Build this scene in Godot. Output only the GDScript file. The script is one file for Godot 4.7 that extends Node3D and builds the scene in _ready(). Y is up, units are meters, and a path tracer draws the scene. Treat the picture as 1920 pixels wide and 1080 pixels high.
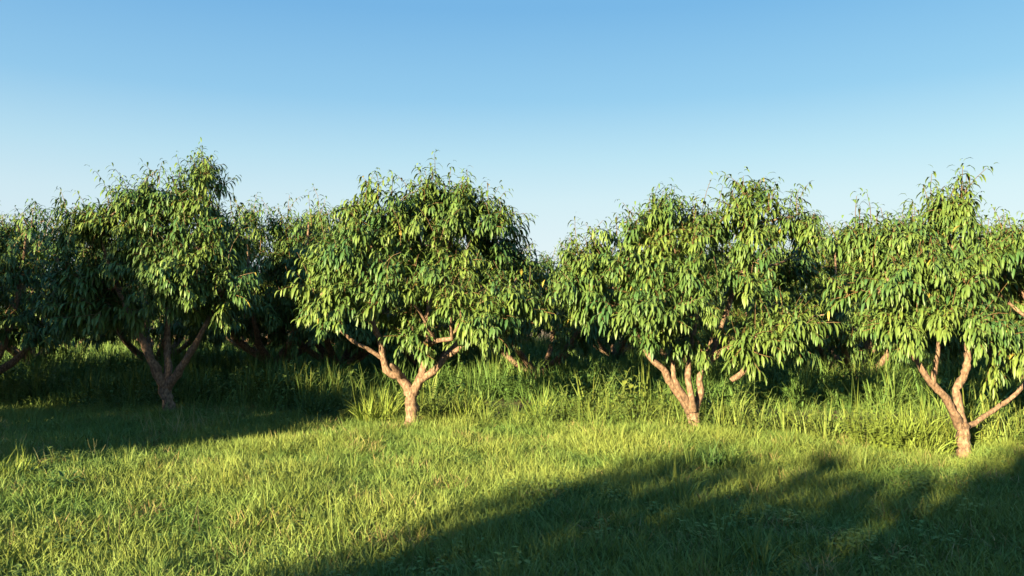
extends Node3D
# Peach orchard in low evening sun. Camera stands in the mown lane, looking towards -Z.

const F := 1507.0                      # focal length in pixels of a 1920 wide frame
const EYE := Vector3(0, 1.6, 0)
var pitch := atan(50.0 / F)
var rng := RandomNumberGenerator.new()
var noise := FastNoiseLite.new()
var patch := FastNoiseLite.new()
var mats := {}
var used_names := {}

# ------------------------------------------------------------------ small helpers
func rf(a: float, b: float) -> float:
	return rng.randf_range(a, b)

func rdir() -> Vector3:
	var y := rng.randf_range(-1.0, 1.0)
	var a := rng.randf() * TAU
	var r := sqrt(1.0 - y * y)
	return Vector3(r * cos(a), y, r * sin(a))

func at(px: float, py: float, d: float) -> Vector3:
	# the point d metres away (along -Z) that stands on the sight line through a pixel of the photograph
	var v := Vector3((px - 960.0) / F, (540.0 - py) / F, -1.0).rotated(Vector3.RIGHT, pitch)
	return EYE + v * (d / -v.z)

func gh(x: float, z: float) -> float:
	return noise.get_noise_2d(x * 1.0, z * 1.0) * 0.11

func on_ground(x: float, z: float, y := 0.0) -> Vector3:
	return Vector3(x, gh(x, z) + y, z)

func spot(px: float, d: float) -> Vector3:
	return on_ground((px - 960.0) / F * d, -d)

func numbered(n: String) -> String:
	var k: int = used_names.get(n, 0)
	used_names[n] = k + 1
	return n if k == 0 else "%s_%03d" % [n, k]

func tag(o: Node, label: String, category: String, group := "", kind := "") -> void:
	if label: o.set_meta("label", label)
	if category: o.set_meta("category", category)
	if group: o.set_meta("group", group)
	if kind: o.set_meta("kind", kind)

func mesh_node(called: String, mesh: Mesh, mat: Material, parent: Node) -> MeshInstance3D:
	var o := MeshInstance3D.new()
	o.name = called
	o.mesh = mesh
	o.material_override = mat
	parent.add_child(o, true)
	return o

# ------------------------------------------------------------------ geometry collector
class Geo:
	var v := PackedVector3Array()
	var n := PackedVector3Array()
	var c := PackedColorArray()
	var i := PackedInt32Array()

	func mesh() -> ArrayMesh:
		var a := []
		a.resize(Mesh.ARRAY_MAX)
		a[Mesh.ARRAY_VERTEX] = v
		a[Mesh.ARRAY_NORMAL] = n
		a[Mesh.ARRAY_COLOR] = c
		a[Mesh.ARRAY_INDEX] = i
		var m := ArrayMesh.new()
		m.add_surface_from_arrays(Mesh.PRIMITIVE_TRIANGLES, a)
		return m

	# a folded, curved leaf: base and tip are points, two stations between have a midrib and two edges
	func leaf(p: Vector3, d: Vector3, side: Vector3, length: float, width: float, droop: float, fold: float, col: Color) -> void:
		var k := v.size()
		var seg := length / 3.0
		var d1 := (d + Vector3.DOWN * droop * 0.35).normalized()
		var d2 := (d1 + Vector3.DOWN * droop * 0.6).normalized()
		var d3 := (d2 + Vector3.DOWN * droop * 0.6).normalized()
		var p1 := p + d1 * seg
		var p2 := p1 + d2 * seg
		var p3 := p2 + d3 * seg
		var n1 := side.cross(d1).normalized()
		var n2 := side.cross(d2).normalized()
		var n3 := side.cross(d3).normalized()
		var w := side * width * 0.5
		var f := width * fold
		v.append(p); n.append(n1)
		v.append(p1 - w * 0.9 + n1 * f); n.append((n1 + side * 0.5).normalized())
		v.append(p1); n.append(n1)
		v.append(p1 + w * 0.9 + n1 * f); n.append((n1 - side * 0.5).normalized())
		v.append(p2 - w * 0.8 + n2 * f); n.append((n2 + side * 0.5).normalized())
		v.append(p2); n.append(n2)
		v.append(p2 + w * 0.8 + n2 * f); n.append((n2 - side * 0.5).normalized())
		v.append(p3); n.append(n3)
		for q in 8: c.append(col)
		i.append_array(PackedInt32Array([k, k + 1, k + 2, k, k + 2, k + 3, k + 1, k + 4, k + 5, k + 1, k + 5, k + 2, k + 2, k + 5, k + 6, k + 2, k + 6, k + 3, k + 4, k + 7, k + 5, k + 5, k + 7, k + 6]))

	# a grass blade: narrow, bends over
	func blade(p: Vector3, d: Vector3, side: Vector3, length: float, width: float, droop: float, col: Color) -> void:
		var k := v.size()
		var seg := length / 3.0
		var dd := d
		var q := p
		var nn := side.cross(dd).normalized()
		v.append(q - side * width * 0.35); n.append(nn)
		v.append(q + side * width * 0.35); n.append(nn)
		for s in 2:
			q += dd * seg
			dd = (dd + Vector3.DOWN * droop + Vector3(d.x, 0, d.z) * droop * 0.6).normalized()
			nn = side.cross(dd).normalized()
			var w := width * (0.5 if s == 0 else 0.36)
			v.append(q - side * w); n.append(nn)
			v.append(q + side * w); n.append(nn)
		q += dd * seg
		v.append(q); n.append(nn)
		for z in 7: c.append(col)
		i.append_array(PackedInt32Array([k, k + 2, k + 1, k + 1, k + 2, k + 3, k + 2, k + 4, k + 3, k + 3, k + 4, k + 5, k + 4, k + 6, k + 5]))

	# a tapered round limb along points, r[j] its radius there
	func tube(pts: Array, r: Array, sides: int, col: Color, knots := 0.0, seed_ := 0.0) -> void:
		var k := v.size()
		var m := pts.size()
		for j in m:
			var t: Vector3 = (pts[mini(j + 1, m - 1)] - pts[maxi(j - 1, 0)]).normalized()
			var a := t.cross(Vector3(0.31, 0.17, 0.93)).normalized()
			var b := t.cross(a)
			for s in sides:
				var ang := TAU * s / sides
				var o := a * cos(ang) + b * sin(ang)
				var rr: float = r[j] * (1.0 + knots * (sin(ang * 2.0 + j * 1.3 + seed_) * 0.5 + sin(ang * 3.0 - j * 2.1 + seed_ * 2.0) * 0.35 + sin(j * 2.7 + seed_) * 0.4))
				v.append(pts[j] + o * rr); n.append(o); c.append(col)
		for j in m - 1:
			for s in sides:
				var s2 := (s + 1) % sides
				var x := k + j * sides
				i.append_array(PackedInt32Array([x + s, x + sides + s, x + s2, x + s2, x + sides + s, x + sides + s2]))
		# closed end
		var e := v.size()
		v.append(pts[m - 1]); n.append((pts[m - 1] - pts[m - 2]).normalized()); c.append(col)
		for s in sides:
			i.append_array(PackedInt32Array([k + (m - 1) * sides + s, e, k + (m - 1) * sides + (s + 1) % sides]))

func smooth(pts: Array, rad: Array, steps: int) -> Array:
	var cu := Curve3D.new()
	for j in pts.size():
		var t: Vector3 = (pts[mini(j + 1, pts.size() - 1)] - pts[maxi(j - 1, 0)]) / 6.0
		cu.add_point(pts[j], -t, t)
	var op := []
	var orr := []
	for j in pts.size() - 1:
		for s in steps:
			op.append(cu.sample(j, float(s) / steps))
			orr.append(lerpf(rad[j], rad[j + 1], float(s) / steps))
	op.append(pts[-1]); orr.append(rad[-1])
	return [op, orr]

func limb_mesh(pts: Array, rad: Array, sides := 9) -> ArrayMesh:
	var g := Geo.new()
	var s = smooth(pts, rad, 4)
	for j in range(1, s[0].size() - 1):
		s[0][j] += rdir() * s[1][j] * 0.12
	g.tube(s[0], s[1], sides, Color.WHITE, 0.19, rng.randf() * 6.0)
	return g.mesh()

# ------------------------------------------------------------------ materials
func noise_tex(seed_: int, freq: float, ramp: Array, normal := 0.0, size := 512, octaves := 4) -> NoiseTexture2D:
	var fn := FastNoiseLite.new()
	fn.seed = seed_
	fn.noise_type = FastNoiseLite.TYPE_SIMPLEX_SMOOTH
	fn.frequency = freq
	fn.fractal_octaves = octaves
	var t := NoiseTexture2D.new()
	t.width = size; t.height = size
	t.seamless = true
	t.noise = fn
	if normal > 0.0:
		t.as_normal_map = true
		t.bump_strength = normal
	else:
		var gr := Gradient.new()
		gr.offsets = PackedFloat32Array(ramp.map(func(q): return q[0]))
		gr.colors = PackedColorArray(ramp.map(func(q): return q[1].linear_to_srgb()))
		t.color_ramp = gr
	return t

func make_materials() -> void:
	var leaf := StandardMaterial3D.new()
	leaf.vertex_color_use_as_albedo = true
	leaf.cull_mode = BaseMaterial3D.CULL_DISABLED
	leaf.roughness = 0.52
	leaf.metallic_specular = 0.45
	leaf.backlight_enabled = true
	leaf.backlight = Color(0.3, 0.34, 0.12)
	mats.leaf = leaf
	var grass := leaf.duplicate()
	grass.roughness = 0.65
	grass.metallic_specular = 0.35
	mats.grass = grass
	var bark := StandardMaterial3D.new()
	bark.uv1_triplanar = true
	bark.uv1_scale = Vector3(2.2, 1.1, 2.2)
	bark.albedo_texture = noise_tex(5, 0.022, [[0.0, Color(0.035, 0.022, 0.016)], [0.36, Color(0.1, 0.058, 0.038)], [0.55, Color(0.18, 0.108, 0.07)], [0.78, Color(0.24, 0.16, 0.11)], [1.0, Color(0.3, 0.25, 0.2)]])
	bark.normal_enabled = true
	bark.normal_texture = noise_tex(6, 0.04, [], 7.0)
	bark.roughness = 0.85
	mats.bark = bark
	var soil := StandardMaterial3D.new()
	soil.uv1_triplanar = true
	soil.uv1_world_triplanar = true
	soil.uv1_scale = Vector3(0.6, 0.6, 0.6)
	soil.albedo_texture = noise_tex(8, 0.012, [[0.0, Color(0.06, 0.035, 0.02)], [0.4, Color(0.14, 0.075, 0.04)], [0.6, Color(0.1, 0.08, 0.035)], [1.0, Color(0.2, 0.12, 0.06)]], 0.0, 512, 6)
	soil.normal_enabled = true
	soil.normal_texture = noise_tex(9, 0.03, [], 8.0)
	soil.roughness = 0.95
	mats.soil = soil

# ------------------------------------------------------------------ sky, light, camera
func make_sky(env: Environment, exposure: float) -> void:
	# elevation in degrees, colour as the photograph shows it
	var stops := [[0.0, Color8(236, 246, 248)], [4.5, Color8(226, 243, 247)], [8.0, Color8(211, 238, 246)], [11.0, Color8(188, 228, 244)], [15.0, Color8(151, 206, 239)], [21.0, Color8(121, 183, 230)], [35.0, Color8(112, 174, 226)], [60.0, Color8(102, 165, 224)], [90.0, Color8(98, 160, 220)]]
	var w := 256
	var h := 512
	var im := Image.create(w, h, false, Image.FORMAT_RGBF)
	for y in h:
		var el := 90.0 - (y + 0.5) / h * 180.0
		var e := absf(el) if el < 0.0 else el
		var c := Color.BLACK
		for s in stops.size() - 1:
			if e >= stops[s][0] and e <= stops[s + 1][0]:
				c = stops[s][1].srgb_to_linear().lerp(stops[s + 1][1].srgb_to_linear(), (e - stops[s][0]) / (stops[s + 1][0] - stops[s][0]))
		c = c * (1.0 / exposure)
		if el < 0.0: c = c * 0.35
		for x in w:
			# a little brighter to the right of the view, evenly round the sky
			var k := 1.0 - 0.09 * sin(((x + 0.5) / w - 0.5) * TAU)
			im.set_pixel(x, y, Color(c.r * k, c.g * k, c.b * (1.0 + (k - 1.0) * 0.6)))
	var pm := PanoramaSkyMaterial.new()
	pm.panorama = ImageTexture.create_from_image(im)
	var sky := Sky.new()
	sky.sky_material = pm
	env.background_mode = Environment.BG_SKY
	env.sky = sky

func _ready() -> void:
	rng.seed = 20240611
	noise.seed = 3; noise.frequency = 0.22; noise.fractal_octaves = 3
	patch.seed = 14; patch.frequency = 0.5; patch.fractal_octaves = 3
	# camera
	var cam := Camera3D.new()
	cam.name = "camera"
	cam.position = EYE
	cam.rotation = Vector3(pitch, 0, 0)
	cam.fov = rad_to_deg(2.0 * atan(540.0 / F))
	cam.near = 0.05
	cam.far = 3000.0
	add_child(cam)
	# sky, exposure
	var exposure := 5.4
	var env := Environment.new()
	env.tonemap_mode = Environment.TONE_MAPPER_LINEAR
	env.tonemap_exposure = exposure
	env.sdfgi_enabled = true
	env.ssao_enabled = true
	env.ssil_enabled = true
	make_sky(env, exposure)
	var we := WorldEnvironment.new()
	we.name = "world_environment"
	we.environment = env
	add_child(we)
	# sun: behind the camera and to its left, low
	var sun := DirectionalLight3D.new()
	sun.name = "sun"
	sun.light_energy = 1.6
	sun.light_color = Color(1.0, 0.92, 0.71)
	sun.light_angular_distance = 0.5
	sun.shadow_enabled = true
	var az := deg_to_rad(35.0)
	var el := deg_to_rad(12.5)
	var travel := Vector3(sin(az) * cos(el), -sin(el), -cos(az) * cos(el))
	add_child(sun)
	sun.look_at_from_position(Vector3(0, 10, 0), Vector3(0, 10, 0) + travel, Vector3.UP)

	make_materials()
	make_ground()
	make_front_trees()
	make_back_trees()
	make_shade_trees()
	make_grass()
	make_weeds()

# ------------------------------------------------------------------ ground
func make_ground() -> void:
	var g := Geo.new()
	# a sheet whose cells grow outwards
	var xs := PackedFloat32Array()
	for k in range(-70, 71):
		var t := absf(k) / 70.0
		xs.append(signf(k) * (t * 22.0 + pow(t, 7.0) * 1200.0))
	var m := xs.size()
	for a in m:
		for b in m:
			var x := xs[b]
			var z := -8.0 + xs[a]
			var near := clampf(1.5 - Vector2(x, z + 8.0).length() / 60.0, 0.0, 1.0)
			g.v.append(Vector3(x, gh(x, z) * near, z))
			var e := 0.1
			g.n.append(Vector3((gh(x - e, z) - gh(x + e, z)) * near, 2.0 * e, (gh(x, z - e) - gh(x, z + e)) * near).normalized())
			g.c.append(Color.WHITE)
	for a in m - 1:
		for b in m - 1:
			var q := a * m + b
			g.i.append_array(PackedInt32Array([q, q + 1, q + m, q + 1, q + m + 1, q + m]))
	var o := mesh_node("ground", g.mesh(), mats.soil, self)
	tag(o, "brown soil ground under the grass", "", "", "structure")

# ------------------------------------------------------------------ foliage
func leaf_color(shoot_tint: float) -> Color:
	# from deep green to yellow-green, linear base colours
	var t := clampf(shoot_tint + rf(-0.22, 0.22), 0.0, 1.0)
	var c := Color(0.042, 0.095, 0.028).lerp(Color(0.116, 0.162, 0.034), t)
	if rng.randf() < 0.003: c = Color(0.26, 0.2, 0.04)
	return c

func shoot(g: Geo, p: Vector3, d: Vector3, length: float, leaves: int, lsize: float, tint: float) -> void:
	var dd := d
	var q := p
	var sway := rdir() * 0.12
	var steps := leaves
	var seg := length / steps
	var pts := [p]
	var ph := rng.randf() * TAU
	for k in steps:
		var t := float(k) / steps
		dd = (dd + sway * 0.5 + Vector3.DOWN * (0.1 * t * t + 0.015) * (10.0 / steps)).normalized()
		q += dd * seg
		if k % 4 == 3: pts.append(q)
		var a := dd.cross(Vector3(0.2, 0.1, 0.97)).normalized()
		var b := dd.cross(a)
		ph += 2.4 + rf(-0.3, 0.3)
		var rad := a * cos(ph) + b * sin(ph)
		var ld := (rad * 0.85 + dd * (0.35 + 0.7 * t) + Vector3.DOWN * 0.15).normalized()
		var s := ld.cross(Vector3.UP)
		if s.length_squared() < 0.01: s = ld.cross(Vector3.RIGHT)
		s = (s.normalized() + rdir() * 0.35)
		s = (s - ld * s.dot(ld)).normalized()
		var size := lsize * rf(0.6, 1.3) * (1.0 - 0.45 * t * t)
		g.leaf(q, ld, s, size, size * rf(0.19, 0.26), rf(0.7, 2.0), rf(0.06, 0.2), leaf_color(tint))
	if pts.size() > 1:
		var r := []
		for k in pts.size(): r.append(lerpf(0.006, 0.002, float(k) / pts.size()))
		g.tube(pts, r, 3, Color(0.13, 0.075, 0.035))

# lobes: [centre, radii, how many shoots]
func crown_mesh(lobes: Array, middle: Vector3, lsize: float, leaves: int) -> ArrayMesh:
	var g := Geo.new()
	for L in lobes:
		var c: Vector3 = L[0]
		var r: Vector3 = L[1]
		var lobe_tint := rf(-0.05, 0.2)
		for k in int(L[2] / 4.8):
			# a spray: several shoots from one twig, so that the crown reads as clumps with gaps
			var u := rdir()
			if u.y < -0.55: u.y *= 0.5; u = u.normalized()
			var rad := pow(rng.randf(), 0.4)
			var p := c + u * r * rad * 0.8
			var out := (p - middle).normalized() * 0.5 + u * 0.6
			var d := (out + Vector3.UP * rf(0.15, 0.9) + rdir() * 0.4).normalized()
			var spray_tint := lobe_tint + rng.randf() * 0.8
			for j in 5:
				var ln := rf(0.22, 0.48) * (0.7 + 0.3 * rad)
				shoot(g, p + d * rf(-0.06, 0.08), (d + rdir() * 0.75).normalized(), ln, int(leaves * rf(0.7, 1.3)), lsize, spray_tint + rf(-0.1, 0.1))
		# a few leaders that break the outline
		for k in int(L[3]) if L.size() > 3 else 3:
			var u := rdir()
			u.y = absf(u.y) + 0.5
			u = u.normalized()
			shoot(g, c + u * r * 0.75, (u * 0.4 + Vector3.UP + rdir() * 0.2).normalized(), rf(0.35, 0.68), int(leaves * 0.95), lsize * 0.9, rf(0.3, 0.9))
	return g.mesh()

func tree_root(called: String, base: Vector3) -> Node3D:
	var t := Node3D.new()
	t.name = numbered(called)
	add_child(t)
	t.position = base
	return t

# traced limbs: [[px, py, metres nearer than the trunk], ...] with radii in metres
func traced_tree(px: float, d: float, label: String, limbs: Array, lobe_px: Array, leaves: int, lsize: float) -> Node3D:
	var base := spot(px, d)
	var t := tree_root("peach_tree", base)
	tag(t, label, "tree", "peach trees of the front row")
	var ends := []
	for li in limbs.size():
		var pts := []
		for q in limbs[li][0]:
			pts.append(at(q[0], q[1], d - q[2]) - base)
		if li == 0:
			pts[0].y = -0.08
			pts.insert(1, pts[0].lerp(pts[1], 0.45))
			limbs[li][1] = [limbs[li][1][0] * 1.5, limbs[li][1][0] * 1.02] + limbs[li][1].slice(1)
		mesh_node("trunk" if li == 0 else "branch", limb_mesh(pts, limbs[li][1], 12 if li == 0 else 8), mats.bark, t)
		for q in pts:
			if li > 0: ends.append(q)
	var lobes := []
	var mid := Vector3.ZERO
	for q in lobe_px:
		var dd: float = d - q[4]
		var c := at(q[0], q[1] - (20.0 if q[1] > 555 else 0.0), dd) - base
		var k := dd / F
		var r := Vector3(q[2] * k, q[3] * k, q[5])
		var area := pow(r.x * r.y, 0.75) + pow(r.x * r.z, 0.75) + pow(r.z * r.y, 0.75)
		lobes.append([c, r, 16 + area * q[6] * 2.0])
		mid += c
	mid /= lobes.size()
	# branches that carry the lobes
	var bg := Geo.new()
	for L in lobes:
		var best: Vector3 = ends[0]
		for e in ends:
			if e.distance_to(L[0]) < best.distance_to(L[0]): best = e
		var to: Vector3 = L[0] + Vector3(0, L[1].y * 0.5, 0)
		var m: Vector3 = best.lerp(to, 0.5) + rdir() * 0.1
		var s = smooth([best, m, to], [0.026, 0.018, 0.008], 3)
		bg.tube(s[0], s[1], 6, Color.WHITE, 0.1, 1.0)
	var bn := mesh_node("inner_branches", bg.mesh(), mats.bark, t)
	tag(bn, "", "", "", "stuff")
	var cn := mesh_node("crown", crown_mesh(lobes, mid + Vector3.DOWN * 0.4, lsize, leaves), mats.leaf, t)
	tag(cn, "", "", "", "stuff")
	return t

func make_front_trees() -> void:
	# T2: the tree left of the middle
	traced_tree(773, 11.3, "sunlit peach tree left of the middle with a pale pinkish low-forking trunk", [
		[[[773, 812, 0], [773, 775, 0], [771, 748, 0], [772, 728, 0]], [0.105, 0.088, 0.084, 0.1]],
		[[[768, 735, 0], [752, 708, 0.05], [729, 698, 0.1], [718, 672, 0.12], [713, 639, 0.1], [700, 608, 0.05], [692, 560, 0], [680, 490, -0.1]], [0.085, 0.062, 0.055, 0.046, 0.042, 0.036, 0.03, 0.02]],
		[[[752, 710, 0.05], [744, 694, 0.2], [733, 684, 0.3]], [0.05, 0.045, 0.038]],
		[[[776, 735, 0], [788, 709, 0.1], [797, 680, 0.15], [800, 645, 0.0], [800, 600, -0.3], [815, 530, -0.6], [850, 440, -0.4]], [0.08, 0.06, 0.052, 0.045, 0.04, 0.03, 0.02]],
		[[[789, 712, 0.1], [813, 697, 0.15], [829, 676, 0.1], [850, 650, -0.2], [900, 610, -0.4], [960, 560, -0.4]], [0.058, 0.052, 0.044, 0.034, 0.028, 0.018]],
		[[[800, 650, 0.1], [816, 640, 0.25], [848, 635, 0.4]], [0.04, 0.036, 0.03]],
		[[[717, 672, 0.12], [692, 655, 0.2], [664, 641, 0.3], [630, 610, 0.35], [600, 570, 0.3]], [0.034, 0.028, 0.024, 0.02, 0.013]],
		[[[829, 676, 0.0], [880, 640, 0.1], [940, 605, 0.35], [1000, 572, 0.4]], [0.04, 0.032, 0.024, 0.012]],
	], [
		[712, 415, 66, 62, 0.2, 0.55, 34], [790, 420, 72, 62, 0.0, 0.6, 34], [815, 395, 60, 44, -0.2, 0.5, 32], [885, 410, 70, 66, -0.1, 0.6, 34], [925, 460, 48, 80, -0.8, 0.5, 30],
		[700, 490, 90, 70, 0.5, 0.55, 32], [800, 490, 80, 60, 0.4, 0.4, 14], [620, 500, 58, 80, 0.1, 0.6, 34], [625, 590, 62, 52, 0.4, 0.5, 36],
		[860, 540, 70, 40, 0.3, 0.3, 5], [980, 530, 48, 55, -1.2, 0.5, 18], [745, 575, 50, 32, 0.8, 0.3, 14], [860, 600, 60, 30, 0.9, 0.25, 20], [960, 595, 55, 34, 0.6, 0.3, 34],
		[910, 625, 40, 26, 0.8, 0.22, 30], [780, 660, 12, 26, 0.3, 0.1, 20], [780, 460, 110, 100, -0.8, 0.6, 22], [700, 530, 90, 60, -0.9, 0.5, 20], [890, 555, 95, 70, -1.2, 0.5, 20], [760, 605, 90, 35, -1.0, 0.4, 18],
	], 15, 0.188)
	# T3: the tree right of the middle
	traced_tree(1302, 10.9, "sunlit peach tree right of the middle with several limbs fanning from a short trunk", [
		[[[1302, 818, 0], [1302, 795, 0], [1299, 775, 0], [1297, 764, 0]], [0.09, 0.078, 0.085, 0.095]],
		[[[1294, 770, 0.02], [1273, 738, 0.1], [1257, 718, 0.15], [1243, 692, 0.2], [1213, 662, 0.25], [1195, 610, 0.2], [1180, 530, 0.1]], [0.07, 0.056, 0.05, 0.045, 0.036, 0.028, 0.018]],
		[[[1297, 768, 0.08], [1280, 738, 0.22], [1266, 715, 0.28], [1262, 690, 0.2], [1255, 620, 0.1], [1250, 520, 0]], [0.055, 0.045, 0.036, 0.03, 0.024, 0.016]],
		[[[1300, 768, 0.1], [1295, 738, 0.2], [1290, 700, 0.1], [1300, 620, -0.2], [1320, 500, -0.3]], [0.055, 0.045, 0.04, 0.035, 0.02]],
		[[[1304, 770, 0], [1313, 735, 0.05], [1312, 706, 0.05], [1328, 685, -0.1], [1350, 620, -0.3], [1390, 500, -0.3], [1410, 420, -0.3]], [0.06, 0.05, 0.042, 0.038, 0.032, 0.025, 0.015]],
		[[[1335, 668, -0.18], [1380, 645, -0.1], [1440, 625, 0.1], [1500, 600, 0.3], [1545, 590, 0.3]], [0.04, 0.036, 0.028, 0.02, 0.01]],
		[[[1430, 630, 0.0], [1412, 668, 0.06], [1396, 694, 0.1], [1371, 714, 0.12]], [0.03, 0.04, 0.045, 0.036]],
	], [
		[1105, 500, 48, 52, 0, 0.5, 34], [1100, 580, 48, 48, 0.2, 0.45, 34], [1175, 470, 60, 62, 0.1, 0.55, 34], [1180, 550, 72, 66, 0.5, 0.5, 32], [1245, 430, 44, 44, 0.1, 0.45, 34],
		[1265, 500, 70, 70, 0.4, 0.5, 30], [1320, 450, 52, 56, -0.1, 0.5, 32], [1405, 410, 58, 58, -0.1, 0.55, 34], [1490, 430, 46, 48, -0.2, 0.5, 34], [1400, 480, 70, 45, 0.2, 0.4, 11], [1490, 505, 56, 50, -1.1, 0.5, 14],
		[1230, 610, 66, 52, 0.7, 0.4, 34], [1310, 600, 58, 45, 0.6, 0.3, 9], [1400, 560, 54, 30, 0.2, 0.3, 4], [1425, 660, 52, 26, 0.7, 0.26, 36], [1495, 636, 52, 18, 0.7, 0.2, 36], [1300, 650, 34, 18, 0.2, 0.2, 8],
		[1230, 665, 22, 22, 0.5, 0.15, 14], [1290, 520, 120, 90, -0.9, 0.6, 20], [1420, 555, 110, 75, -1.2, 0.5, 20], [1270, 610, 110, 40, -1.0, 0.4, 18],
	], 15, 0.188)
	# T4: the nearest tree, cut by the right edge of the picture
	traced_tree(1806, 9.3, "nearest peach tree at the right edge with a smooth trunk on bare reddish soil", [
		[[[1808, 872, 0], [1808, 840, 0], [1805, 812, 0], [1805, 792, 0]], [0.085, 0.072, 0.07, 0.08]],
		[[[1800, 800, 0.02], [1785, 768, 0.1], [1770, 742, 0.15], [1746, 718, 0.2], [1732, 698, 0.25], [1719, 676, 0.28], [1700, 652, 0.3], [1672, 615, 0.3], [1650, 550, 0.2]], [0.06, 0.046, 0.043, 0.04, 0.034, 0.03, 0.026, 0.02, 0.013]],
		[[[1748, 720, 0.2], [1751, 700, 0.22], [1755, 684, 0.22], [1760, 640, 0.1], [1760, 560, 0]], [0.036, 0.03, 0.026, 0.02, 0.012]],
		[[[1806, 800, 0], [1798, 765, -0.02], [1793, 730, -0.05], [1806, 708, -0.05], [1812, 685, 0], [1815, 655, 0], [1810, 580, -0.1], [1790, 470, -0.1]], [0.06, 0.05, 0.046, 0.044, 0.042, 0.038, 0.026, 0.014]],
		[[[1810, 802, -0.05], [1830, 792, -0.1], [1846, 780, -0.15], [1876, 760, -0.2], [1908, 736, -0.2], [1930, 700, -0.2], [1960, 620, -0.2]], [0.036, 0.03, 0.029, 0.028, 0.024, 0.02, 0.012]],
	], [
		[1620, 480, 52, 48, 0, 0.45, 34], [1690, 480, 70, 55, 0.1, 0.55, 34], [1765, 430, 52, 52, 0, 0.5, 34], [1785, 408, 28, 30, 0, 0.25, 24], [1790, 490, 74, 62, 0.3, 0.5, 32], [1870, 480, 66, 62, 0, 0.55, 32],
		[1660, 560, 72, 62, 0.4, 0.5, 34], [1750, 570, 80, 66, 0.6, 0.45, 32], [1850, 560, 80, 60, -0.7, 0.5, 18], [1700, 625, 56, 40, 0.5, 0.35, 34], [1780, 632, 62, 30, 0.6, 0.3, 30], [1850, 640, 50, 34, 0.4, 0.3, 26],
		[1868, 682, 36, 16, 0.2, 0.2, 18], [1960, 520, 70, 70, -0.6, 0.6, 26], [1970, 620, 60, 40, -0.6, 0.5, 16], [1760, 520, 130, 90, -0.8, 0.6, 20], [1880, 560, 120, 90, -0.8, 0.6, 20],
	], 15, 0.172)
	# T1: left, half in shade
	traced_tree(316, 12.8, "tall peach tree on the left with its trunk and left half in deep shade", [
		[[[318, 792, 0], [316, 765, 0], [312, 740, 0], [309, 722, 0]], [0.11, 0.092, 0.09, 0.1]],
		[[[308, 728, 0], [292, 692, 0.1], [277, 660, 0.15], [258, 620, 0.1], [220, 540, 0], [190, 450, 0]], [0.09, 0.075, 0.06, 0.05, 0.035, 0.018]],
		[[[311, 726, 0], [316, 690, 0], [313, 655, -0.1], [320, 560, -0.1], [350, 420, 0], [368, 340, 0]], [0.07, 0.06, 0.05, 0.04, 0.03, 0.015]],
		[[[313, 728, 0], [332, 702, 0.05], [353, 668, 0.1], [380, 620, 0.2], [420, 540, 0.2], [430, 470, 0.2]], [0.08, 0.065, 0.055, 0.04, 0.03, 0.018]],
	], [
		[160, 440, 52, 52, 0, 0.5, 34], [225, 420, 58, 56, 0.1, 0.55, 34], [265, 400, 50, 40, 0.1, 0.5, 34], [310, 380, 44, 44, 0.1, 0.5, 34], [374, 352, 34, 38, 0.1, 0.4, 34], [360, 410, 58, 50, 0.1, 0.5, 34], [415, 450, 44, 50, 0, 0.5, 30],
		[170, 530, 58, 66, 0.1, 0.55, 32], [265, 490, 66, 58, 0.3, 0.5, 32], [340, 490, 58, 60, 0.6, 0.45, 32], [420, 530, 44, 50, 0.4, 0.4, 30], [320, 560, 50, 46, 0.8, 0.35, 32], [220, 590, 70, 42, 0.2, 0.5, 28], [380, 590, 50, 34, 0.5, 0.4, 26],
		[150, 600, 40, 40, 0.1, 0.4, 26], [290, 480, 110, 90, -0.8, 0.6, 20], [380, 540, 80, 70, -0.8, 0.5, 20], [200, 540, 90, 70, -0.8, 0.5, 20],
	], 15, 0.188)

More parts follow.
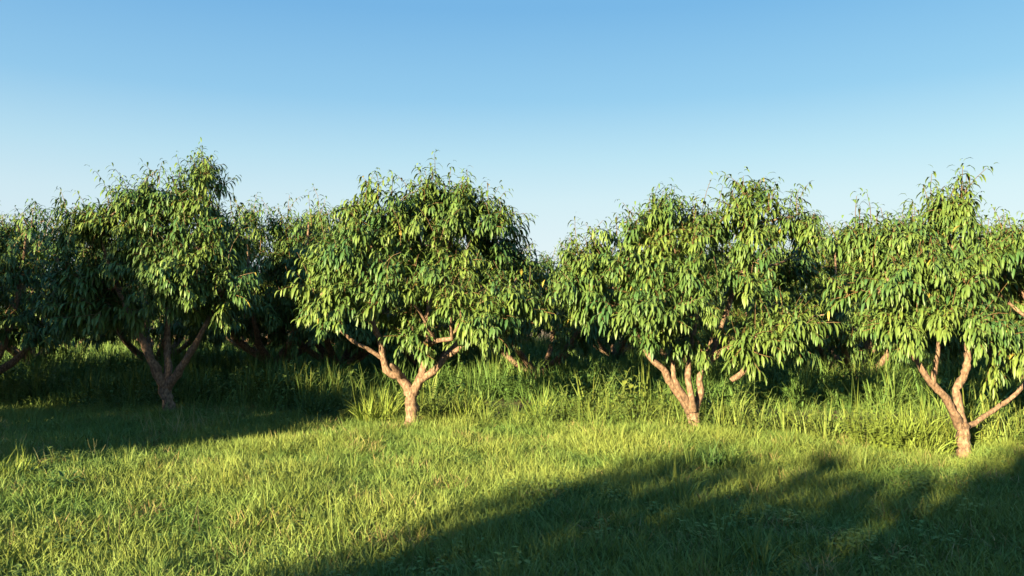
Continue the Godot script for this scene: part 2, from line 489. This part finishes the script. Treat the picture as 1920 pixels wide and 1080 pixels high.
# ------------------------------------------------------------------ orchard trees without a traced outline
func vase_tree(height: float, width: float, low: float, leaves: int, lsize: float, dens: float) -> Node3D:
	var t := Node3D.new()
	var fork := rf(0.45, 0.6)
	mesh_node("trunk", limb_mesh([Vector3(0, -0.08, 0), Vector3(rf(-0.03, 0.03), fork * 0.5, 0), Vector3(rf(-0.05, 0.05), fork, rf(-0.05, 0.05))], [0.13, 0.11, 0.12], 9), mats.bark, t)
	var lobes := []
	var n := 6
	var ends := []
	for k in n:
		var a := TAU * (k + rf(-0.25, 0.25)) / n
		var out := Vector3(cos(a), 0, sin(a))
		var top := height * rf(0.78, 0.92)
		var p0 := Vector3(0, fork - 0.06, 0)
		var p1 := out * width * 0.2 + Vector3(0, fork + height * 0.13, 0) + rdir() * 0.06
		var p2 := out * width * 0.31 + Vector3(0, fork + (top - fork) * 0.5, 0) + rdir() * 0.1
		var p3 := out * width * 0.36 + Vector3(0, top * 0.93, 0)
		mesh_node("branch", limb_mesh([p0, p1, p2, p3], [0.085, 0.06, 0.04, 0.014], 7), mats.bark, t)
		ends.append(p2)
		var rr := width * rf(0.19, 0.25)
		lobes.append([out * width * 0.33 + Vector3(0, top * rf(0.82, 0.9), 0), Vector3(rr, rr * 0.9, rr), 38 * dens])
		lobes.append([out * width * rf(0.33, 0.38) + Vector3(0, lerpf(low, top, 0.38), 0), Vector3(rr, rr, rr), 38 * dens])
		lobes.append([out * width * rf(0.3, 0.4) + Vector3(0, low + 0.2, 0), Vector3(rr, rr * 0.6, rr) * 0.9, 24 * dens])
	lobes.append([Vector3(0, height * 0.78, 0), Vector3(width * 0.28, height * 0.16, width * 0.28), 40 * dens])
	lobes.append([Vector3(0, height * 0.55, 0), Vector3(width * 0.3, height * 0.16, width * 0.3), 24 * dens])
	var cn := mesh_node("crown", crown_mesh(lobes, Vector3(0, height * 0.35, 0), lsize, leaves), mats.leaf, t)
	tag(cn, "", "", "", "stuff")
	return t

func plant_tree(proto: Node3D, pos: Vector3, turn: float, s: float, sy: float, label: String, group: String) -> Node3D:
	var t: Node3D = proto.duplicate()
	t.name = numbered("peach_tree")
	add_child(t)
	t.position = pos
	t.rotation.y = turn
	t.scale = Vector3(s, s * sy, s)
	tag(t, label, "tree", group)
	return t

var protos := []

func make_back_trees() -> void:
	protos = [vase_tree(3.6, 3.6, 1.1, 14, 0.175, 2.0), vase_tree(3.7, 3.4, 1.0, 14, 0.175, 2.0), vase_tree(3.5, 3.8, 1.05, 14, 0.175, 2.0)]
	# [px of the trunk, metres away, px height of its top, label]
	var second := [
		[-45, 14.3, 385, "peach tree at the left edge with only its sunlit top above the shade", 0],
		[60, 19.5, 412, "far peach tree top low between the left edge and the tall shaded tree", 1],
		[290, 18.6, 420, "peach tree standing hidden behind the tall shaded tree on the left", 2],
		[515, 17.0, 374, "peach tree behind the gap between the two left trees, sunlit only at its top", 0],
		[640, 17.4, 396, "peach tree behind the left shoulder of the tree left of the middle", 2],
		[800, 17.6, 430, "peach tree standing hidden behind the tree left of the middle", 1],
		[1010, 16.6, 440, "peach tree behind the right flank of the tree left of the middle", 2],
		[1300, 16.4, 440, "peach tree standing hidden behind the tree right of the middle", 0],
		[1608, 15.2, 424, "shaded peach tree with dark forked trunk between the two right trees", 1],
		[1925, 14.2, 384, "peach tree behind the nearest tree, its top cut by the right edge", 2],
	]
	for q in second:
		var p := spot(q[0], q[1])
		var top: float = at(q[0], q[2], q[1]).y - p.y
		var s: float = clampf(top / 3.6, 0.85, 1.15)
		plant_tree(protos[q[4]], p, rng.randf() * TAU, s, top / 3.6 / s, q[3], "peach trees of the second row")
	# rows further back, seen only as a line of tops in the gaps
	for row in 2:
		var z0 := -23.5 - row * 6.0
		for k in 12:
			var x := -19.0 + k * 3.6 + rf(-0.4, 0.4) + row * 1.3
			var z := z0 + x * 0.3 + rf(-0.4, 0.4)
			if absf(x / z) > 0.78: continue
			plant_tree(protos[(k + row) % 3], on_ground(x, z), rng.randf() * TAU, rf(0.9, 1.02), rf(0.92, 1.0), ["peach tree in the third row, seen only through gaps between nearer crowns", "peach tree in the fourth row, far behind and mostly hidden"][row], "peach trees of the far rows")

func sun_spot(u: float, s: float) -> Vector3:
	# ground point u metres to the right of the camera and s metres ahead of it, measured along the sun's way
	return on_ground(0.819 * u + 0.574 * s, 0.574 * u - 0.819 * s)

func make_shade_trees() -> void:
	# trees outside the frame whose shadows lie across the left trees and the foreground
	var left := "peach tree outside the frame on the left, "
	var rear := "peach tree behind the camera, "
	var q := [
		[-12.75, -0.87, 4.7, 3.6, left + "the tall one next to the small one"],
		[-16.4, -1.27, 4.6, 3.6, left + "second tall one from the lawn"],
		[-14.6, -2.86, 5.0, 3.6, left + "behind the gap of the two tall ones"],
		[-19.2, -1.67, 4.6, 3.8, left + "outermost of its row"],
		[-12.2, -4.06, 5.0, 3.0, left + "in the row behind the tall ones"],
		[-10.2, -0.87, 3.0, 3.0, left + "the small one nearest the lawn"],
		[-10.0, -3.66, 3.5, 2.7, left + "low one behind the small one"],
		[-2.7, -7.81, 3.85, 2.6, rear + "first of its row from the open lane"],
		[-0.75, -8.29, 4.1, 2.5, rear + "second of its row from the open lane"],
		[0.7, -7.81, 4.8, 3.3, rear + "third of its row from the open lane"],
		[3.4, -7.81, 4.8, 3.6, rear + "last of its row from the open lane"],
		[-2.4, -10.59, 4.1, 2.7, rear + "second row, beside the open lane"],
		[-2.85, -9.3, 3.45, 2.3, rear + "between its two rows at the open lane"],
		[-0.3, -10.99, 4.8, 3.4, rear + "second row, in its middle"],
		[2.4, -10.59, 5.2, 3.4, rear + "second row, furthest from the open lane"],
	]
	for k in q.size():
		var p := sun_spot(q[k][0], q[k][1])
		var s: float = q[k][3] / 3.6
		plant_tree(protos[k % 3], p, 1.0 + k * 1.7, s, q[k][2] / 3.6 / s, q[k][4], "peach trees outside the frame")

# ------------------------------------------------------------------ grass
func grass_color(t: float) -> Color:
	return Color(0.075, 0.145, 0.034).lerp(Color(0.162, 0.202, 0.045), clampf(t, 0.0, 1.0))

func tuft(blades: int, spread: float, lo: float, hi: float, width: float, lean: float, dry: float) -> ArrayMesh:
	var g := Geo.new()
	for k in blades:
		var a := rng.randf() * TAU
		var out := Vector3(cos(a), 0, sin(a))
		var p := out * spread * sqrt(rng.randf())
		var d := (Vector3.UP + (out * 0.5 + rdir() * 0.7) * lean * rf(0.25, 1.0)).normalized()
		var s := d.cross(Vector3(cos(a * 3.0), 0.1, sin(a * 3.0))).normalized()
		var c := Color(1, 1, 1).lerp(Color(1.35, 1.12, 0.95), rng.randf()) * rf(0.65, 1.15)
		if rng.randf() < dry: c = Color(2.1, 1.45, 1.9)
		c.a = 1.0
		g.blade(p - Vector3(0, 0.02, 0), d, s, rf(lo, hi), width * rf(0.7, 1.3), rf(0.1, 0.75), c)
	return g.mesh()

func scatter(called: String, mesh: Mesh, places: Array, label: String, cat: String) -> void:
	var mm := MultiMesh.new()
	mm.transform_format = MultiMesh.TRANSFORM_3D
	mm.use_colors = true
	mm.mesh = mesh
	mm.instance_count = places.size()
	for k in places.size():
		mm.set_instance_transform(k, places[k][0])
		mm.set_instance_color(k, places[k][1])
	var o := MultiMeshInstance3D.new()
	o.name = numbered(called)
	o.multimesh = mm
	o.material_override = mats.grass
	add_child(o)
	tag(o, label, cat, "", "stuff")

func row_z(x: float) -> float:
	return -11.3 + 0.3 * x     # where the mown lane ends under the front row

func make_grass() -> void:
	var lawn := []
	var rough := []
	var low_weeds := []
	var lawn_tuft := tuft(130, 0.17, 0.06, 0.21, 0.006, 2.1, 0.05)
	var d := 2.2
	while d < 14.5:
		var step := 0.085 + 0.004 * d
		var half := d * 0.66 + 2.2
		var x := -half
		while x < half:
			var px := x + rf(-0.5, 0.5) * step
			var pz := -d + rf(-0.5, 0.5) * step
			x += step
			if pz < row_z(px) - 0.5: continue
			if Vector2(px - 5.05, pz + 9.25).length() < 0.36 + 0.3 * patch.get_noise_2d(px * 4.0, pz * 4.0): continue
			var m := patch.get_noise_2d(px, pz)
			var m2 := patch.get_noise_2d(px * 3.0 + 50.0, pz * 3.0)
			var s := 0.85 + 0.5 * m2 + 0.4 * m + rf(-0.2, 0.25)
			var b := Basis(Vector3.UP, rng.randf() * TAU).scaled(Vector3(rf(0.8, 1.2), clampf(s, 0.5, 1.6), rf(0.8, 1.2)))
			b = b.rotated(Vector3.RIGHT, rf(-0.15, 0.15)).rotated(Vector3.BACK, rf(-0.15, 0.15))
			var c := grass_color(0.55 + 0.75 * m + 0.35 * m2 + rf(-0.25, 0.25))
			if rng.randf() < 0.035: c = Color(0.24, 0.19, 0.085)
			lawn.append([Transform3D(b, on_ground(px, pz)), c])
			var m3 := patch.get_noise_2d(px * 1.6 - 30.0, pz * 1.6 + 11.0)
			if rng.randf() < 0.02 + 0.25 * maxf(0.0, m3 - 0.15):
				rough.append([Transform3D(Basis(Vector3.UP, rng.randf() * TAU).scaled(Vector3.ONE * rf(0.32, 0.6)), on_ground(px, pz)), grass_color(rf(0.2, 0.9))])
			if rng.randf() < 0.015 + 0.35 * maxf(0.0, -m3 - 0.2):
				low_weeds.append([Transform3D(Basis(Vector3.UP, rng.randf() * TAU).scaled(Vector3(0.7, 0.42, 0.7) * rf(0.6, 1.1)), on_ground(px, pz)), grass_color(rf(0.0, 0.7))])
		d += step
	scatter("lawn_grass", lawn_tuft, lawn, "short mown grass of the lane in front of the trees", "grass")
	# tall grass and weeds beyond the front row
	var tall := [[], []]
	var protos_t := [tuft(24, 0.12, 0.25, 0.7, 0.013, 0.85, 0.04), weed_mesh(5, 0.5)]
	d = 9.0
	while d < 42.0:
		var step := 0.13 + 0.007 * d
		var half := d * 0.68 + 2.0
		var x := -half
		while x < half:
			var px := x + rf(-0.5, 0.5) * step
			var pz := -d + rf(-0.5, 0.5) * step
			x += step
			var beyond := row_z(px) - pz
			if beyond < 0.1: continue
			var m := patch.get_noise_2d(px * 0.7 + 9.0, pz * 0.7)
			var lane := fposmod(beyond + 0.4, 5.6)
			var tallness := 0.8 if beyond < 1.1 else (0.35 if lane > 1.7 and lane < 3.6 else 1.3)
			if px < -3.0 and beyond > 0.8: tallness = maxf(tallness, 1.2)
			var s := tallness * (0.95 + 0.6 * m + rf(-0.2, 0.2))
			var b := Basis(Vector3.UP, rng.randf() * TAU).scaled(Vector3(1, 1, 1) * maxf(s, 0.3))
			tall[int(rng.randf() < (0.33 if beyond > 1.3 else 0.5))].append([Transform3D(b, on_ground(px, pz)), grass_color((0.4 if beyond < 1.5 else 0.0) + 0.6 * m + rf(-0.25, 0.25))])
		d += step
	tall[0].append_array(rough)
	tall[1].append_array(low_weeds)
	scatter("tall_grass", protos_t[0], tall[0], "longer uncut grass between the tree rows and in tufts across the lane", "grass")
	scatter("weeds", protos_t[1], tall[1], "leafy weeds among the grass between the rows and in the lane", "weeds")

func weed_mesh(stems: int, h: float) -> ArrayMesh:
	var g := Geo.new()
	for k in stems:
		var a := rng.randf() * TAU
		var p := Vector3(cos(a), 0, sin(a)) * 0.06
		var d := (Vector3.UP + Vector3(cos(a), 0, sin(a)) * rf(0.1, 0.6)).normalized()
		var hh := h * rf(0.6, 1.1)
		var n := 9
		var pts := [p - Vector3(0, 0.02, 0)]
		for j in n:
			p += d * hh / n
			d = (d + rdir() * 0.12).normalized()
			pts.append(p)
			var b := rng.randf() * TAU
			var ld := (Vector3(cos(b), rf(-0.1, 0.7), sin(b)) + d * 0.3).normalized()
			var s := ld.cross(Vector3.UP).normalized()
			var l := rf(0.06, 0.12) * (1.15 - 0.5 * j / n)
			g.leaf(p, ld, s, l, l * rf(0.4, 0.6), rf(0.2, 0.9), rf(0.05, 0.15), Color(1, 1, 1).lerp(Color(1.3, 1.15, 0.9), rng.randf()) * rf(0.7, 1.1))
		var r := []
		for j in pts.size(): r.append(lerpf(0.005, 0.002, float(j) / pts.size()))
		g.tube(pts, r, 3, Color(0.9, 0.9, 0.9))
	return g.mesh()

# ------------------------------------------------------------------ single plants one can point to
func tinted(tint: Color) -> StandardMaterial3D:
	var m: StandardMaterial3D = mats.grass.duplicate()
	m.albedo_color = tint.linear_to_srgb()
	return m

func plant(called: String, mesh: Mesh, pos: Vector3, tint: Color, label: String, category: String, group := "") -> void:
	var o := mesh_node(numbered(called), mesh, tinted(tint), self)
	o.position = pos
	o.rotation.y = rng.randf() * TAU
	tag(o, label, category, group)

func stalks(n: int, spread: float, lo: float, hi: float) -> ArrayMesh:
	var g := Geo.new()
	for k in n:
		var p := Vector3(rf(-spread, spread), -0.03, rf(-0.1, 0.1))
		var d := (Vector3.UP + rdir() * 0.45).normalized()
		var pts := [p]
		var h := rf(lo, hi)
		for j in 4:
			p += d * h / 4.0
			d = (d + rdir() * 0.3).normalized()
			pts.append(p)
		g.tube(pts, [0.0035, 0.0035, 0.003, 0.0025, 0.0015], 4, Color.WHITE)
	return g.mesh()

func make_weeds() -> void:
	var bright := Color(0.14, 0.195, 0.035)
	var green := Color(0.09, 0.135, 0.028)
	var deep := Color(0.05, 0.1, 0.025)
	var straw := Color(0.22, 0.21, 0.1)
	plant("tall_grass_clump", tuft(240, 0.26, 0.4, 0.75, 0.013, 0.55, 0.05), spot(1690, 9.75), bright, "tall spiky grass clump left of the nearest tree's trunk", "grass clump")
	plant("tall_grass_clump", tuft(200, 0.24, 0.3, 0.62, 0.013, 0.7, 0.05), spot(1756, 9.95), bright, "tall grass clump right behind the nearest tree's leaning limb", "grass clump")
	plant("leafy_weed", weed_mesh(26, 0.5), spot(1618, 9.7), bright, "bright yellow-green leafy weed at the left end of the tall clump", "weed")
	plant("leafy_weed", weed_mesh(30, 0.42), spot(1655, 9.45), bright, "low bright leafy weed in front of the tall spiky clump", "weed")
	plant("tall_grass_clump", tuft(160, 0.3, 0.2, 0.5, 0.012, 0.9, 0.03), spot(1725, 9.5), bright, "dense grass clump between the spiky clump and the nearest trunk", "grass clump")
	plant("leafy_weed", weed_mesh(20, 0.5), spot(1366, 11.3), green, "bushy leafy weed right of the fan-limbed tree's trunk", "weed")
	plant("leafy_weed", weed_mesh(14, 0.42), spot(1250, 11.5), bright, "yellow-green leafy weed left of the fan-limbed tree's trunk", "weed")
	plant("tall_grass_clump", tuft(200, 0.26, 0.3, 0.65, 0.013, 0.7, 0.05), spot(706, 11.8), bright, "tall sunlit grass clump left of the pale forked trunk", "grass clump")
	plant("tall_grass_clump", tuft(170, 0.26, 0.3, 0.6, 0.013, 0.8, 0.05), spot(880, 12.1), bright, "tall sunlit grass clump right of the pale forked trunk", "grass clump")
	plant("leafy_weed", weed_mesh(18, 0.5), spot(830, 12.0), green, "darker leafy weed just right of the pale forked trunk", "weed")
	plant("leafy_weed", weed_mesh(18, 0.5), spot(1110, 12.0), green, "leafy weed midway between the two middle trees", "weed")
	plant("tall_grass_clump", tuft(90, 0.16, 0.3, 0.6, 0.013, 0.8, 0.05), spot(1010, 11.9), bright, "lone grass clump left of the weed between the middle trees", "grass clump")
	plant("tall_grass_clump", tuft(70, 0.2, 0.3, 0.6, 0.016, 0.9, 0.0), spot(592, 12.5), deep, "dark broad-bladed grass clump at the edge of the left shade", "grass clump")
	plant("tall_grass_clump", tuft(110, 0.2, 0.15, 0.36, 0.013, 0.9, 0.0), spot(18, 7.6), bright, "bright grass clump at the left edge of the sunlit lawn", "grass clump")
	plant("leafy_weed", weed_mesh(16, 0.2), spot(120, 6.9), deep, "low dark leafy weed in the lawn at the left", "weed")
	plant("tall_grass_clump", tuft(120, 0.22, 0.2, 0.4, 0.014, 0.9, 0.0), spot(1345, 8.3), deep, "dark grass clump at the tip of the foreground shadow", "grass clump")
	var k := 0
	for q in [[285, 10.3, "dry grass stalks standing straight at the left shade's edge"], [345, 10.5, "tangle of bent dry stalks before the shaded trunk"], [392, 10.8, "arching dry stalks right of the shaded trunk"], [450, 11.3, "single pair of dry stalks at the shade's edge far right of the shaded trunk"], [95, 8.2, "bent dry stalks near the left edge of the lawn"], [190, 9.0, "short dry stalks midway along the left shade's edge"]]:
		plant("dry_stalks", stalks([6, 18, 8, 2, 4, 5][k], 0.2, [0.3, 0.3, 0.3, 0.3, 0.2, 0.2][k], [0.55, 0.55, 0.55, 0.5, 0.34, 0.34][k]), spot(q[0], q[1]), straw, q[2], "dry stalks", "dry stalks along the left shade's edge")
		k += 1
	plant("dry_stalks", stalks(2, 0.03, 0.3, 0.42), spot(225, 5.6), Color(0.07, 0.05, 0.03), "thin dark stalks in the lawn near the bottom left corner", "dry stalks")
	plant("dry_stalks", stalks(2, 0.03, 0.25, 0.38), spot(362, 5.9), Color(0.07, 0.05, 0.03), "thin dark stalks in the lawn right of the bottom left corner", "dry stalks")
